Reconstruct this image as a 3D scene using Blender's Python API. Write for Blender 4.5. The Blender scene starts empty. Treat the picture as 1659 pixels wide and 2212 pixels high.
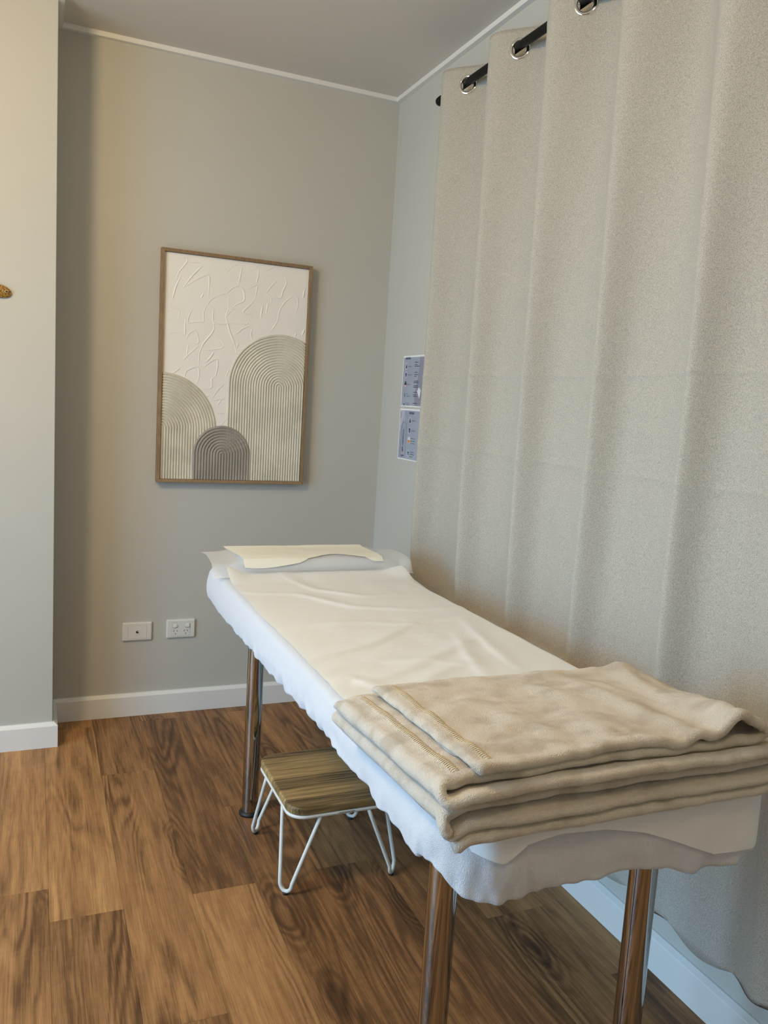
import bpy, bmesh, math, random
from mathutils import Matrix, Vector, noise

# ---------------------------------------------------------------- camera
sc = bpy.context.scene
cd = bpy.data.cameras.new('camera'); cam = bpy.data.objects.new('camera', cd)
sc.collection.objects.link(cam); sc.camera = cam
FPX = 1761.33
YAW, PITCH, ROLL = 0.40905, 0.13095, 0.06173
def cam_axes(yaw, pitch, roll):
    cy, sy, cp, sp = math.cos(yaw), math.sin(yaw), math.cos(pitch), math.sin(pitch)
    f = Vector((sy*cp, cy*cp, -sp)); r = Vector((cy, -sy, 0)); u = r.cross(f)
    c, s = math.cos(roll), math.sin(roll)
    return c*r+s*u, -s*r+c*u, f
r_, u_, f_ = cam_axes(YAW, PITCH, ROLL)
M = Matrix((r_, u_, -f_)).transposed().to_4x4(); M.translation = (-1.4006, -3.3301, 1.3231)
cam.matrix_world = M
cd.sensor_fit = 'VERTICAL'; cd.sensor_height = 24; cd.lens = 24*FPX/2212; cd.clip_start = .02

# ---------------------------------------------------------------- light
w = bpy.data.worlds.new('daylight'); sc.world = w; w.use_nodes = True
bg = w.node_tree.nodes['Background']; bg.inputs[0].default_value = (.62, .80, 1, 1); bg.inputs[1].default_value = 2.2
def area(name, loc, target, size, sizey, power, col, shape='RECTANGLE'):
    l = bpy.data.lights.new(name, 'AREA'); l.shape = shape; l.size = size
    if sizey: l.size_y = sizey
    l.energy = power; l.color = col
    o = bpy.data.objects.new(name, l); sc.collection.objects.link(o); o.location = loc
    o.rotation_euler = (Vector(target)-Vector(loc)).to_track_quat('-Z', 'Y').to_euler()
    return o
win = area('window_daylight', (-3.50, -1.95, 1.20), (0, -1.95, -.10), 1.5, 1.75, 44, (.34, .665, 1))
win.data.spread = math.radians(140)
for nm, e, loc in (('ceiling_lamp_light', 61, (-2.20, -1.72, 2.38)), ('warm_fill_light', 12, (-1.05, -3.25, 2.47))):  # the second is an added warm fill for the upper curtain, not a room lamp
    pl = bpy.data.lights.new(nm, 'POINT'); pl.energy = e; pl.color = (1, .755, .43); pl.shadow_soft_size = .15
    po = bpy.data.objects.new(nm, pl); sc.collection.objects.link(po); po.location = loc
sc.view_settings.view_transform = 'Standard'; sc.view_settings.look = 'None'
sc.view_settings.gamma = 1; sc.view_settings.use_curve_mapping = False
sc.view_settings.exposure = 0.05

# ---------------------------------------------------------------- helpers
COL = sc.collection
H = 2.59
PI = math.pi
rnd = random.Random(7)
def N3(x, y, z=0.0): return noise.noise(Vector((x, y, z)))
def smooth(a, b, x):
    t = max(0.0, min(1.0, (x-a)/(b-a))); return t*t*(3-2*t)
def lerp_table(tab, x):
    if x <= tab[0][0]: return tab[0][1]
    for (a, va), (b, vb) in zip(tab, tab[1:]):
        if x <= b: return va+(vb-va)*(x-a)/(b-a)
    return tab[-1][1]

def obj(name, bm, m, parent=None, smooth_=False, recalc=True):
    """one mesh object; vertices are given in world coordinates"""
    if recalc: bmesh.ops.recalc_face_normals(bm, faces=bm.faces)
    off = Vector((0, 0, 0))
    p = parent
    while p is not None: off += p.location; p = p.parent
    me = bpy.data.meshes.new(name)
    if parent is None:
        xs = [v.co for v in bm.verts]
        lo = Vector([min(v[i] for v in xs) for i in range(3)]); hi = Vector([max(v[i] for v in xs) for i in range(3)])
        base = Vector(((lo.x+hi.x)/2, (lo.y+hi.y)/2, lo.z)); off = base
    bmesh.ops.translate(bm, verts=bm.verts, vec=-off)
    bm.to_mesh(me); bm.free()
    me.materials.append(m)
    if smooth_:
        for f in me.polygons: f.use_smooth = True
    o = bpy.data.objects.new(name, me); COL.objects.link(o)
    if parent is not None: o.parent = parent
    else: o.location = off
    return o
def tag(o, label, cat, group=None):
    o['label'] = label; o['category'] = cat
    if group: o['group'] = group
    return o
def thing(name, loc, label, cat, group=None):
    o = bpy.data.objects.new(name, None); COL.objects.link(o); o.location = loc; o.empty_display_size = .05
    return tag(o, label, cat, group)
def struct(name, bm, m, parent=None, **k):
    o = obj(name, bm, m, parent, **k)
    if parent is None: o['kind'] = 'structure'
    return o
def box(bm, x0, x1, y0, y1, z0, z1, bev=0, seg=2):
    vs = bmesh.ops.create_cube(bm, size=1)['verts']
    bmesh.ops.scale(bm, vec=(x1-x0, y1-y0, z1-z0), verts=vs)
    bmesh.ops.translate(bm, vec=((x0+x1)/2, (y0+y1)/2, (z0+z1)/2), verts=vs)
    if bev:
        es = list({e for v in vs for e in v.link_edges})
        bmesh.ops.bevel(bm, geom=es, offset=bev, segments=seg, profile=.5, affect='EDGES')
    return bm
def B(*a, **k): return box(bmesh.new(), *a, **k)
def sweep(bm, pts, r, seg=10, closed=False, caps=True):
    """round tube along pts (r: number or list)"""
    pts = [Vector(p) for p in pts]; n = len(pts); rings = []
    prev = None
    for i, p in enumerate(pts):
        a = pts[(i-1) % n] if (closed or i > 0) else pts[i]
        b = pts[(i+1) % n] if (closed or i < n-1) else pts[i]
        t = (b-a).normalized()
        if prev is None:
            ref = Vector((0, 0, 1)) if abs(t.z) < .9 else Vector((1, 0, 0)); u = t.cross(ref).normalized()
        else:
            u = (prev - t*prev.dot(t)).normalized()
        prev = u; v = t.cross(u)
        rr = r[i] if isinstance(r, (list, tuple)) else r
        rings.append([bm.verts.new(p+(u*math.cos(2*PI*k/seg)+v*math.sin(2*PI*k/seg))*rr) for k in range(seg)])
    m = n if closed else n-1
    for i in range(m):
        A, C = rings[i], rings[(i+1) % n]
        for k in range(seg): bm.faces.new((A[k], A[(k+1) % seg], C[(k+1) % seg], C[k]))
    if caps and not closed:
        bm.faces.new(rings[0][::-1]); bm.faces.new(rings[-1])
    return bm
def lathe(bm, prof, c, seg=32, axis='Z'):
    """prof list of (r, h); c centre"""
    rings = []
    for r, h in prof:
        ring = []
        for k in range(seg):
            a = 2*PI*k/seg
            if axis == 'Z': co = (c[0]+r*math.cos(a), c[1]+r*math.sin(a), c[2]+h)
            elif axis == 'Y': co = (c[0]+r*math.cos(a), c[1]+h, c[2]+r*math.sin(a))
            else: co = (c[0]+h, c[1]+r*math.cos(a), c[2]+r*math.sin(a))
            ring.append(bm.verts.new(co))
        rings.append(ring)
    for A, C in zip(rings, rings[1:]):
        for k in range(seg): bm.faces.new((A[k], A[(k+1) % seg], C[(k+1) % seg], C[k]))
    return rings
def grid_mesh(bm, rows, closed_u=False, closed_v=False):
    vs = [[bm.verts.new(p) for p in row] for row in rows]
    nu, nv = len(vs), len(vs[0])
    for i in range(nu if closed_u else nu-1):
        for j in range(nv if closed_v else nv-1):
            q = (vs[i][j], vs[(i+1) % nu][j], vs[(i+1) % nu][(j+1) % nv], vs[i][(j+1) % nv])
            bm.faces.new(q)
    return vs
def rrect(x0, x1, y0, y1, r, seg=6, n_side=1):
    """rounded rectangle outline, counter-clockwise"""
    pts = []
    cs = [((x1-r, y0+r), -PI/2), ((x1-r, y1-r), 0), ((x0+r, y1-r), PI/2), ((x0+r, y0+r), PI)]
    for ci, ((cx, cy), a0) in enumerate(cs):
        arc = [(cx+r*math.cos(a0+PI/2*k/seg), cy+r*math.sin(a0+PI/2*k/seg)) for k in range(seg+1)]
        pts += arc
        nx = cs[(ci+1) % 4]; q = (nx[0][0]+r*math.cos(nx[1]), nx[0][1]+r*math.sin(nx[1])); a = arc[-1]
        for k in range(1, n_side): pts.append((a[0]+(q[0]-a[0])*k/n_side, a[1]+(q[1]-a[1])*k/n_side))
    return pts

# ---------------------------------------------------------------- materials
def mat(name, col, rough=.6, metal=0, bump=None, sheen=0, spec=.5, coat=0, var=None, trans=0, alpha=1, bump2=None, coords='Object'):
    """bump=(scale, strength, distance[, stretch]); var=(scale, colour2, contrast lo, hi)"""
    m = bpy.data.materials.new(name); m.use_nodes = True; nt = m.node_tree; n = nt.nodes; L = nt.links
    b = n['Principled BSDF']; out = n['Material Output']
    b.inputs['Base Color'].default_value = (*col, 1); b.inputs['Roughness'].default_value = rough
    b.inputs['Metallic'].default_value = metal; b.inputs['Specular IOR Level'].default_value = spec
    if sheen: b.inputs['Sheen Weight'].default_value = sheen; b.inputs['Sheen Roughness'].default_value = .5
    if coat: b.inputs['Coat Weight'].default_value = coat; b.inputs['Coat Roughness'].default_value = .15
    tc = n.new('ShaderNodeTexCoord')
    def mapped(st):
        mp = n.new('ShaderNodeMapping'); mp.inputs['Scale'].default_value = st; L.new(tc.outputs[coords], mp.inputs[0]); return mp.outputs[0]
    colsock = None
    if var:
        nz = n.new('ShaderNodeTexNoise'); nz.inputs['Scale'].default_value = var[0]; nz.inputs['Detail'].default_value = 4
        L.new(mapped(var[4] if len(var) > 4 else (1, 1, 1)), nz.inputs['Vector'])
        mr = n.new('ShaderNodeMapRange'); mr.inputs[1].default_value = var[2]; mr.inputs[2].default_value = var[3]; L.new(nz.outputs[0], mr.inputs[0])
        mx = n.new('ShaderNodeMix'); mx.data_type = 'RGBA'; L.new(mr.outputs[0], mx.inputs[0])
        mx.inputs[6].default_value = (*col, 1); mx.inputs[7].default_value = (*var[1], 1)
        L.new(mx.outputs[2], b.inputs['Base Color']); colsock = mx.outputs[2]
    hs = None
    if bump:
        nz = n.new('ShaderNodeTexNoise'); nz.inputs['Scale'].default_value = bump[0]; nz.inputs['Detail'].default_value = 3
        L.new(mapped(bump[3] if len(bump) > 3 else (1, 1, 1)), nz.inputs['Vector'])
        bp = n.new('ShaderNodeBump'); bp.inputs['Strength'].default_value = bump[1]; bp.inputs['Distance'].default_value = bump[2]
        L.new(nz.outputs[0], bp.inputs['Height']); L.new(bp.outputs[0], b.inputs['Normal'])
        if bump2:
            n2 = n.new('ShaderNodeTexNoise'); n2.inputs['Scale'].default_value = bump2[0]; n2.inputs['Detail'].default_value = 3
            L.new(mapped(bump2[3] if len(bump2) > 3 else (1, 1, 1)), n2.inputs['Vector'])
            b2 = n.new('ShaderNodeBump'); b2.inputs['Strength'].default_value = bump2[1]; b2.inputs['Distance'].default_value = bump2[2]
            L.new(n2.outputs[0], b2.inputs['Height']); L.new(b2.outputs[0], bp.inputs['Normal'])
    surf = b.outputs[0]
    if trans:
        t = n.new('ShaderNodeBsdfTranslucent'); t.inputs[0].default_value = (*col, 1)
        mx = n.new('ShaderNodeMixShader'); mx.inputs[0].default_value = trans
        L.new(surf, mx.inputs[1]); L.new(t.outputs[0], mx.inputs[2]); surf = mx.outputs[0]
    if alpha < 1:
        t = n.new('ShaderNodeBsdfTransparent'); mx = n.new('ShaderNodeMixShader'); mx.inputs[0].default_value = alpha
        L.new(t.outputs[0], mx.inputs[1]); L.new(surf, mx.inputs[2]); surf = mx.outputs[0]
    L.new(surf, out.inputs[0])
    return m

def wood_floor():
    m = bpy.data.materials.new('spotted_gum_plank'); m.use_nodes = True; nt = m.node_tree; n = nt.nodes; L = nt.links
    b = n['Principled BSDF']; tc = n.new('ShaderNodeTexCoord'); oi = n.new('ShaderNodeObjectInfo')
    def math_(op, a, bb=None, c=None):
        q = n.new('ShaderNodeMath'); q.operation = op
        for i, s in enumerate((a, bb, c)):
            if s is None: continue
            if isinstance(s, (int, float)): q.inputs[i].default_value = s
            else: L.new(s, q.inputs[i])
        return q.outputs[0]
    rz = math_('MULTIPLY', oi.outputs['Random'], 37.0)
    cmb = n.new('ShaderNodeCombineXYZ'); L.new(rz, cmb.inputs[2]); L.new(rz, cmb.inputs[1])
    add = n.new('ShaderNodeVectorMath'); L.new(tc.outputs['Object'], add.inputs[0]); L.new(cmb.outputs[0], add.inputs[1])
    def nz(scale, st, det=2, dist=0.0, rough=.5):
        mp = n.new('ShaderNodeMapping'); mp.inputs['Scale'].default_value = st; L.new(add.outputs[0], mp.inputs[0])
        q = n.new('ShaderNodeTexNoise'); q.inputs['Scale'].default_value = scale; q.inputs['Detail'].default_value = det
        q.inputs['Distortion'].default_value = dist; q.inputs['Roughness'].default_value = rough; L.new(mp.outputs[0], q.inputs['Vector']); return q.outputs[0]
    big = nz(1, (8, .85, 1), 1.5, .2)                       # cathedral figure
    wob = nz(1, (60, 9, 1), 3, .6)
    ph = math_('ADD', math_('MULTIPLY', big, 95), math_('MULTIPLY', wob, 3.2))
    ring = math_('ADD', math_('MULTIPLY', math_('SINE', ph), .5), .5)
    ring = math_('POWER', ring, 1.6)
    # scattered oval knots with their own rings
    kd = n.new('ShaderNodeVectorMath'); kd.operation = 'MULTIPLY_ADD'; kn = n.new('ShaderNodeTexNoise'); kn.inputs['Scale'].default_value = 7; L.new(add.outputs[0], kn.inputs['Vector'])
    L.new(kn.outputs['Color'], kd.inputs[0]); kd.inputs[1].default_value = (.030, .10, 0); L.new(add.outputs[0], kd.inputs[2])
    km = n.new('ShaderNodeMapping'); km.inputs['Scale'].default_value = (6.5, 1.9, .2); L.new(kd.outputs[0], km.inputs[0])
    vo = n.new('ShaderNodeTexVoronoi'); vo.feature = 'F1'; vo.inputs['Scale'].default_value = 1; L.new(km.outputs[0], vo.inputs['Vector'])
    sc_ = n.new('ShaderNodeSeparateColor'); L.new(vo.outputs['Color'], sc_.inputs[0])
    gate = math_('GREATER_THAN', sc_.outputs[0], .58)
    kr = n.new('ShaderNodeMapRange'); kr.inputs[1].default_value = .46; kr.inputs[2].default_value = .10; L.new(vo.outputs['Distance'], kr.inputs[0])
    kring = math_('ADD', math_('MULTIPLY', math_('SINE', math_('ADD', math_('MULTIPLY', vo.outputs['Distance'], 88), math_('MULTIPLY', wob, 1.6))), .5), .5)
    knot = math_('MULTIPLY', math_('MULTIPLY', gate, kr.outputs[0]), math_('ADD', math_('MULTIPLY', kring, .26), .10))
    msk = nz(1, (9, 1.4, 3), 2)
    mk = n.new('ShaderNodeMapRange'); mk.inputs[1].default_value = .38; mk.inputs[2].default_value = .66; L.new(msk, mk.inputs[0])
    fine = nz(1, (420, 9, 1), 3, .6)
    mid = nz(1, (34, 2.2, 2), 4, .8, .6)
    cross = nz(1, (22, 34, 2), 3, 1.5)
    v = math_('ADD', math_('MULTIPLY', math_('MULTIPLY', ring, mk.outputs[0]), -.20), math_('MULTIPLY', mid, .56))
    v = math_('ADD', v, math_('MULTIPLY', fine, .40)); v = math_('SUBTRACT', v, knot)
    v = math_('ADD', v, math_('MULTIPLY', cross, .09))
    v = math_('ADD', v, math_('MULTIPLY', math_('SUBTRACT', oi.outputs['Random'], .5), .26))
    cr = n.new('ShaderNodeValToRGB'); e = cr.color_ramp
    e.elements[0].position = .13; e.elements[0].color = (.062, .032, .014, 1)
    e.elements[1].position = .78; e.elements[1].color = (.56, .310, .125, 1)
    q = e.elements.new(.34); q.color = (.160, .078, .032, 1)
    q = e.elements.new(.54); q.color = (.34, .175, .070, 1)
    L.new(v, cr.inputs[0]); L.new(cr.outputs[0], b.inputs['Base Color'])
    b.inputs['Roughness'].default_value = .45; b.inputs['Specular IOR Level'].default_value = .22
    bp = n.new('ShaderNodeBump'); bp.inputs['Strength'].default_value = .25; bp.inputs['Distance'].default_value = .0006
    L.new(fine, bp.inputs['Height']); L.new(bp.outputs[0], b.inputs['Normal'])
    return m
def oak(name, c0, c1, st, rough=.5):
    m = bpy.data.materials.new(name); m.use_nodes = True; nt = m.node_tree; n = nt.nodes; L = nt.links
    b = n['Principled BSDF']; tc = n.new('ShaderNodeTexCoord'); oi = n.new('ShaderNodeObjectInfo')
    ad = n.new('ShaderNodeVectorMath'); ad.operation = 'ADD'; L.new(tc.outputs['Object'], ad.inputs[0])
    cb = n.new('ShaderNodeCombineXYZ'); L.new(oi.outputs['Random'], cb.inputs[2]); L.new(cb.outputs[0], ad.inputs[1])
    mp = n.new('ShaderNodeMapping'); mp.inputs['Scale'].default_value = st; L.new(ad.outputs[0], mp.inputs[0])
    a = n.new('ShaderNodeTexNoise'); a.inputs['Scale'].default_value = 1; a.inputs['Detail'].default_value = 5; a.inputs['Distortion'].default_value = .5; L.new(mp.outputs[0], a.inputs['Vector'])
    mt = n.new('ShaderNodeMath'); mt.operation = 'MULTIPLY_ADD'; mt.inputs[1].default_value = .34; L.new(oi.outputs['Random'], mt.inputs[0])
    sb = n.new('ShaderNodeMath'); sb.operation = 'SUBTRACT'; sb.inputs[1].default_value = .17; L.new(a.outputs[0], sb.inputs[0]); L.new(sb.outputs[0], mt.inputs[2])
    cr = n.new('ShaderNodeValToRGB'); cr.color_ramp.elements[0].position = .25; cr.color_ramp.elements[0].color = (*c0, 1)
    cr.color_ramp.elements[1].position = .75; cr.color_ramp.elements[1].color = (*c1, 1)
    L.new(mt.outputs[0], cr.inputs[0]); L.new(cr.outputs[0], b.inputs['Base Color']); b.inputs['Roughness'].default_value = rough
    bp = n.new('ShaderNodeBump'); bp.inputs['Strength'].default_value = .3; bp.inputs['Distance'].default_value = .0005
    L.new(a.outputs[0], bp.inputs['Height']); L.new(bp.outputs[0], b.inputs['Normal'])
    return m
def curtain_fabric():
    m = bpy.data.materials.new('woven_curtain_fabric'); m.use_nodes = True; nt = m.node_tree; n = nt.nodes; L = nt.links
    b = n['Principled BSDF']; tc = n.new('ShaderNodeTexCoord')
    mp = n.new('ShaderNodeMapping'); mp.inputs['Scale'].default_value = (1, 1, .62); L.new(tc.outputs['Object'], mp.inputs[0])
    v = n.new('ShaderNodeTexNoise'); v.inputs['Scale'].default_value = 740; v.inputs['Detail'].default_value = 2; L.new(mp.outputs[0], v.inputs['Vector'])
    mr = n.new('ShaderNodeMapRange'); mr.inputs[1].default_value = .36; mr.inputs[2].default_value = .60; L.new(v.outputs[0], mr.inputs[0])
    mx = n.new('ShaderNodeMix'); mx.data_type = 'RGBA'; L.new(mr.outputs[0], mx.inputs[0])
    mx.inputs[6].default_value = (.315, .30, .265, 1); mx.inputs[7].default_value = (.515, .483, .412, 1)
    L.new(mx.outputs[2], b.inputs['Base Color']); b.inputs['Roughness'].default_value = .85
    b.inputs['Sheen Weight'].default_value = .25; b.inputs['Specular IOR Level'].default_value = .25
    bp = n.new('ShaderNodeBump'); bp.inputs['Strength'].default_value = .35; bp.inputs['Distance'].default_value = .0008
    L.new(v.outputs[0], bp.inputs['Height']); L.new(bp.outputs[0], b.inputs['Normal'])
    return m

M_WALL = mat('painted_wall', (.545, .54, .495), .75, spec=.3, bump=(220, .12, .0006), var=(1.3, (.52, .515, .47), .35, .7))
M_CEIL = mat('ceiling_paint', (.70, .66, .595), .8, spec=.2, bump=(120, .08, .0006))
M_TRIM = mat('white_gloss_trim', (.80, .80, .78), .32, spec=.5, bump=(40, .08, .001))
M_PLANK = wood_floor()
M_SUB = mat('dark_joint', (.03, .018, .01), .9)
M_CURT = curtain_fabric()
M_HEM = mat('curtain_hem_cloth', (.50, .46, .40), .85, sheen=.2, bump=(900, .3, .0005))
M_ROD = mat('matt_black_rod', (.003, .003, .003), .55, spec=.25)
M_CHROME = mat('chrome', (.88, .87, .86), .06, 1)
M_LEG = mat('chrome_table_leg', (.46, .45, .44), .05, 1)
M_BLACK = mat('black_rubber', (.012, .012, .012), .5)
M_FRAME = oak('oak_frame_veneer', (.20, .125, .065), (.34, .225, .12), (150, 150, 22), .55)
M_SEAT = oak('oak_seat', (.06, .040, .013), (.50, .345, .15), (6, 170, 30), .45)
M_STOOLM = mat('cream_powder_coat', (.72, .74, .70), .4)
M_PLAST = mat('white_switch_plastic', (.74, .73, .69), .35)
M_DARK = mat('dark_slot', (.01, .01, .01), .6)
M_PLASTER = mat('white_plaster_paint', (.86, .83, .78), .7, bump=(160, .15, .001))
M_ARCHL = mat('pale_sand_arch_paint', (.72, .69, .58), .7, bump=(260, .2, .0006), var=(9, (.62, .59, .49), .4, .65))
M_ARCHM = mat('warm_sand_arch_paint', (.68, .645, .53), .7, bump=(260, .2, .0006), var=(9, (.56, .52, .42), .4, .65))
M_ARCHS = mat('taupe_arch_paint', (.30, .275, .235), .7, bump=(260, .2, .0006), var=(12, (.36, .335, .30), .45, .65))
M_TERRY = mat('white_terry', (.69, .72, .77), .95, sheen=.4, spec=.1, bump=(800, .8, .0022), bump2=(24, .35, .010, (1, 1, .4)))
M_PAPER = mat('nonwoven_bed_sheet', (.91, .935, .95), .8, spec=.2, bump=(14, .35, .006, (1, 1.8, 1)), bump2=(500, .15, .0006), trans=.05, alpha=.86)
M_THIN = mat('thin_translucent_sheet', (.90, .93, .97), .8, spec=.2, bump=(60, .1, .002), trans=.2, alpha=.55)
M_CREAM = mat('cream_headrest_cloth', (.94, .935, .85), .8, spec=.2, bump=(150, .3, .0012, (.3, 1, 1)), trans=.15)
M_VINYL = mat('dark_vinyl_pad', (.06, .05, .045), .5)
M_FLEECE = mat('beige_fleece', (.72, .645, .545), .95, sheen=.5, spec=.1, bump=(620, .9, .0035), bump2=(55, .45, .005), var=(17, (.57, .49, .39), .47, .62, (1, 1.6, 1)))
M_STITCH = mat('cream_stitch', (.70, .58, .40), .9)
M_GLASS = None

# ================================================================ room shell
PX, PY = -1.335, -.2328          # corner of the wall jog
XL, YN = -3.6, -4.7              # left wall, wall behind the camera
struct('wall_back', B(PX-.05, .12, 0, .12, 0, H), M_WALL)
struct('wall_right', B(0, .12, YN, 0, 0, H), M_WALL)
struct('wall_jog', B(XL, PX, PY, .12, 0, H, .0015, 2), M_WALL)
struct('wall_near', B(XL, .12, YN-.12, YN, 0, H), M_WALL)
bm = bmesh.new()
WY0, WY1, WZ0, WZ1 = -2.75, -1.15, .15, 2.10
box(bm, XL-.12, XL, YN, WY0, 0, H); box(bm, XL-.12, XL, WY1, .12, 0, H)
box(bm, XL-.12, XL, WY0, WY1, 0, WZ0); box(bm, XL-.12, XL, WY0, WY1, WZ1, H)
struct('wall_left', bm, M_WALL)
bm = bmesh.new()
for a in ((WY0, WY0+.05), (WY1-.05, WY1), (-1.97, -1.93)): box(bm, XL-.08, XL-.03, a[0], a[1], WZ0, WZ1)
for a in ((WZ0, WZ0+.05), (WZ1-.05, WZ1)): box(bm, XL-.079, XL-.031, WY0+.05, WY1-.05, a[0], a[1])
struct('window_1', bm, M_TRIM)
struct('ceiling', B(XL-.12, .12, YN-.12, .12, H, H+.1), M_CEIL)
floor = struct('floor', B(XL-.12, .12, YN-.12, .12, -.08, -.0045), M_SUB)

# planks: every board a piece of the floor
PW, PL, X0 = .1772, 1.22, -1.361
joints = {-1: -1.165, 0: -1.312, 1: -.531, 2: -1.300, 3: -.86, 4: -1.287, 5: -.93, 6: -1.637, 7: -.70}
k0 = int(math.floor((XL-X0)/PW))
def plank(x0, x1, y0, y1):
    bm = B(-(x1-x0)/2, (x1-x0)/2, -(y1-y0)/2, (y1-y0)/2, -.0042, 0, .0004, 1)
    me = bpy.data.meshes.new('plank'); bm.to_mesh(me); bm.free(); me.materials.append(M_PLANK)
    o = bpy.data.objects.new('plank', me); COL.objects.link(o); o.parent = floor
    o.location = Vector(((x0+x1)/2, (y0+y1)/2, 0))-floor.location
for k in range(k0, 8):
    x0 = max(XL, X0+k*PW)+.0002; x1 = min(0, X0+(k+1)*PW)-.0002
    if x1-x0 < .01: continue
    j = joints.get(k, -rnd.uniform(.2, 1.3))
    ys = [j+PL*i for i in range(-4, 3)]
    top = PY if x1 < PX else 0
    for a, b in zip(ys, ys[1:]):
        a2, b2 = max(a, YN)+.0002, min(b, top)-.0002
        if b2-a2 > .02: plank(x0, x1, a2, b2)

# skirting boards and ceiling trim
def extrude_profile(bm, prof, path):
    """prof: (offset from wall, z); path: (point, outward offset direction) mitred"""
    rows = [[(p[0]+d[0]*o, p[1]+d[1]*o, z) for o, z in prof] for p, d in path]
    vs = grid_mesh(bm, rows, closed_v=True); bm.faces.new(vs[0][::-1]); bm.faces.new(vs[-1]); return bm
SK = [(0, 0), (.018, 0), (.018, .081), (.0165, .0835), (.0075, .0915), (.006, .093), (0, .093)]
bm = bmesh.new(); extrude_profile(bm, SK, [((PX, 0), (1, -1)), ((0, 0), (-1, -1))]); struct('baseboard_back', bm, M_TRIM)
bm = bmesh.new(); extrude_profile(bm, SK, [((0, -.0001), (-1, -1)), ((0, YN), (-1, 0))]); struct('baseboard_right', bm, M_TRIM)
bm = bmesh.new(); extrude_profile(bm, SK, [((XL, PY), (0, -1)), ((PX, PY), (1, -1)), ((PX, -.0001), (1, -1))]); struct('baseboard_jog', bm, M_TRIM)
CT = [(0, 2.573), (.020, 2.573), (.020, H), (0, H)]
bm = bmesh.new(); extrude_profile(bm, CT, [((PX, 0), (1, -1)), ((0, 0), (-1, -1))]); struct('trim_1', bm, M_TRIM)
bm = bmesh.new(); extrude_profile(bm, CT, [((0, -.0001), (-1, -1)), ((0, YN), (-1, 0))]); struct('trim_2', bm, M_TRIM)
bm = bmesh.new(); extrude_profile(bm, CT, [((XL, PY), (0, -1)), ((PX, PY), (1, -1)), ((PX, -.0001), (1, -1))]); struct('trim_3', bm, M_TRIM)

# ================================================================ curtain
RX, RZ, RR = -.100, 2.3865, .0125
rod = thing('curtain_rod', (RX, -2, RZ), 'matt black curtain rod threaded through the curtain rings', 'curtain rod')
obj('pole', sweep(bmesh.new(), [(RX, -.615, RZ), (RX, -3.4, RZ)], RR, 20, caps=False), M_ROD, rod, smooth_=True)
bm = bmesh.new()
lathe(bm, [(.0001, .030), (.008, .029), (.0145, .022), (.0155, .012), (.0155, 0), (.0126, -.002), (.0001, -.002)], (RX, -.615, RZ), 20, 'Y')
obj('end_cap', bm, M_ROD, rod, smooth_=True)
for y in (-.700, -3.2):
    bm = bmesh.new(); sweep(bm, [(0.0, y, RZ-.018), (RX, y, RZ-.018)], .006, 10)
    lathe(bm, [(.0001, -.006), (.025, -.006), (.025, 0), (.0001, 0)], (-.0001, y, RZ-.018), 20, 'X')
    sweep(bm, [(RX-.014, y, RZ+.004), (RX-.012, y, RZ-.010), (RX, y, RZ-.0165), (RX+.012, y, RZ-.010), (RX+.014, y, RZ+.004)], .004, 8)
    obj('bracket', bm, M_ROD, rod, smooth_=True)

CP, C0 = .3155, -.7215           # wave period, first crest
Y_A, Y_B, ZT, ZB = -.628, -3.25, 2.436, .205
def curtain_x(y, z):
    t = (ZT-z)/(ZT-ZB)
    amp = .050*(1-.30*smooth(0, .75, t)-.42*smooth(.65, 1, t))
    ph = 2*PI*(y-C0)/CP
    # irregular drift of the folds as they fall
    ph += t*(.5*N3(y*1.7, 3.1, z*.6)+.25*N3(y*5, 1.1, z*.8))
    c = math.cos(ph+.25*math.sin(ph)*smooth(0, .5, t))
    # crests tighten into narrow ridges lower down, valleys widen
    sharp = smooth(.0, .6, t)
    cc = c*(1-.75*sharp)+.75*sharp*(2*((c+1)/2)**5.0-.75)
    x = RX - amp*cc
    x += t*(.010*N3(y*9, z*1.3, 5)+.004*N3(y*22, z*2.0, 9))
    if y > Y_A-.05: x += .012*smooth(Y_A-.05, Y_A, y)
    # ironed-in packing creases
    for zc, a in ((1.43, .0022), (1.19, .0018), (.80, .0012)):
        x -= a*math.exp(-((z-zc+.006*N3(y*3, zc))/.004)**2)
    # hem kicks
    x += .010*t**6*N3(y*6, 2.2)
    return min(x, -.012)
grom_y = []
k = 0
while True:
    yc = C0-CP/4-k*CP/2
    if yc < -3.15: break
    grom_y.append(yc); k += 1
ZG = RZ-.0085
bm = bmesh.new(); rows = []; ny = 880; nz = 150
ys = [Y_A+(Y_B-Y_A)*j/ny for j in range(ny+1)]
zs = sorted({ZT+(ZB-ZT)*(i/nz) for i in range(nz+1)} | {2.33+.012*i for i in range(8)} | {zc+d for zc in (1.43, 1.19) for d in (-.004, 0, .004)}, reverse=True)
TH = .0016
def kill(y, z):
    return any((y-g)**2*1.0/(.0125**2)+(z-ZG)**2/(.024**2) < 1 for g in grom_y)
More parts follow.
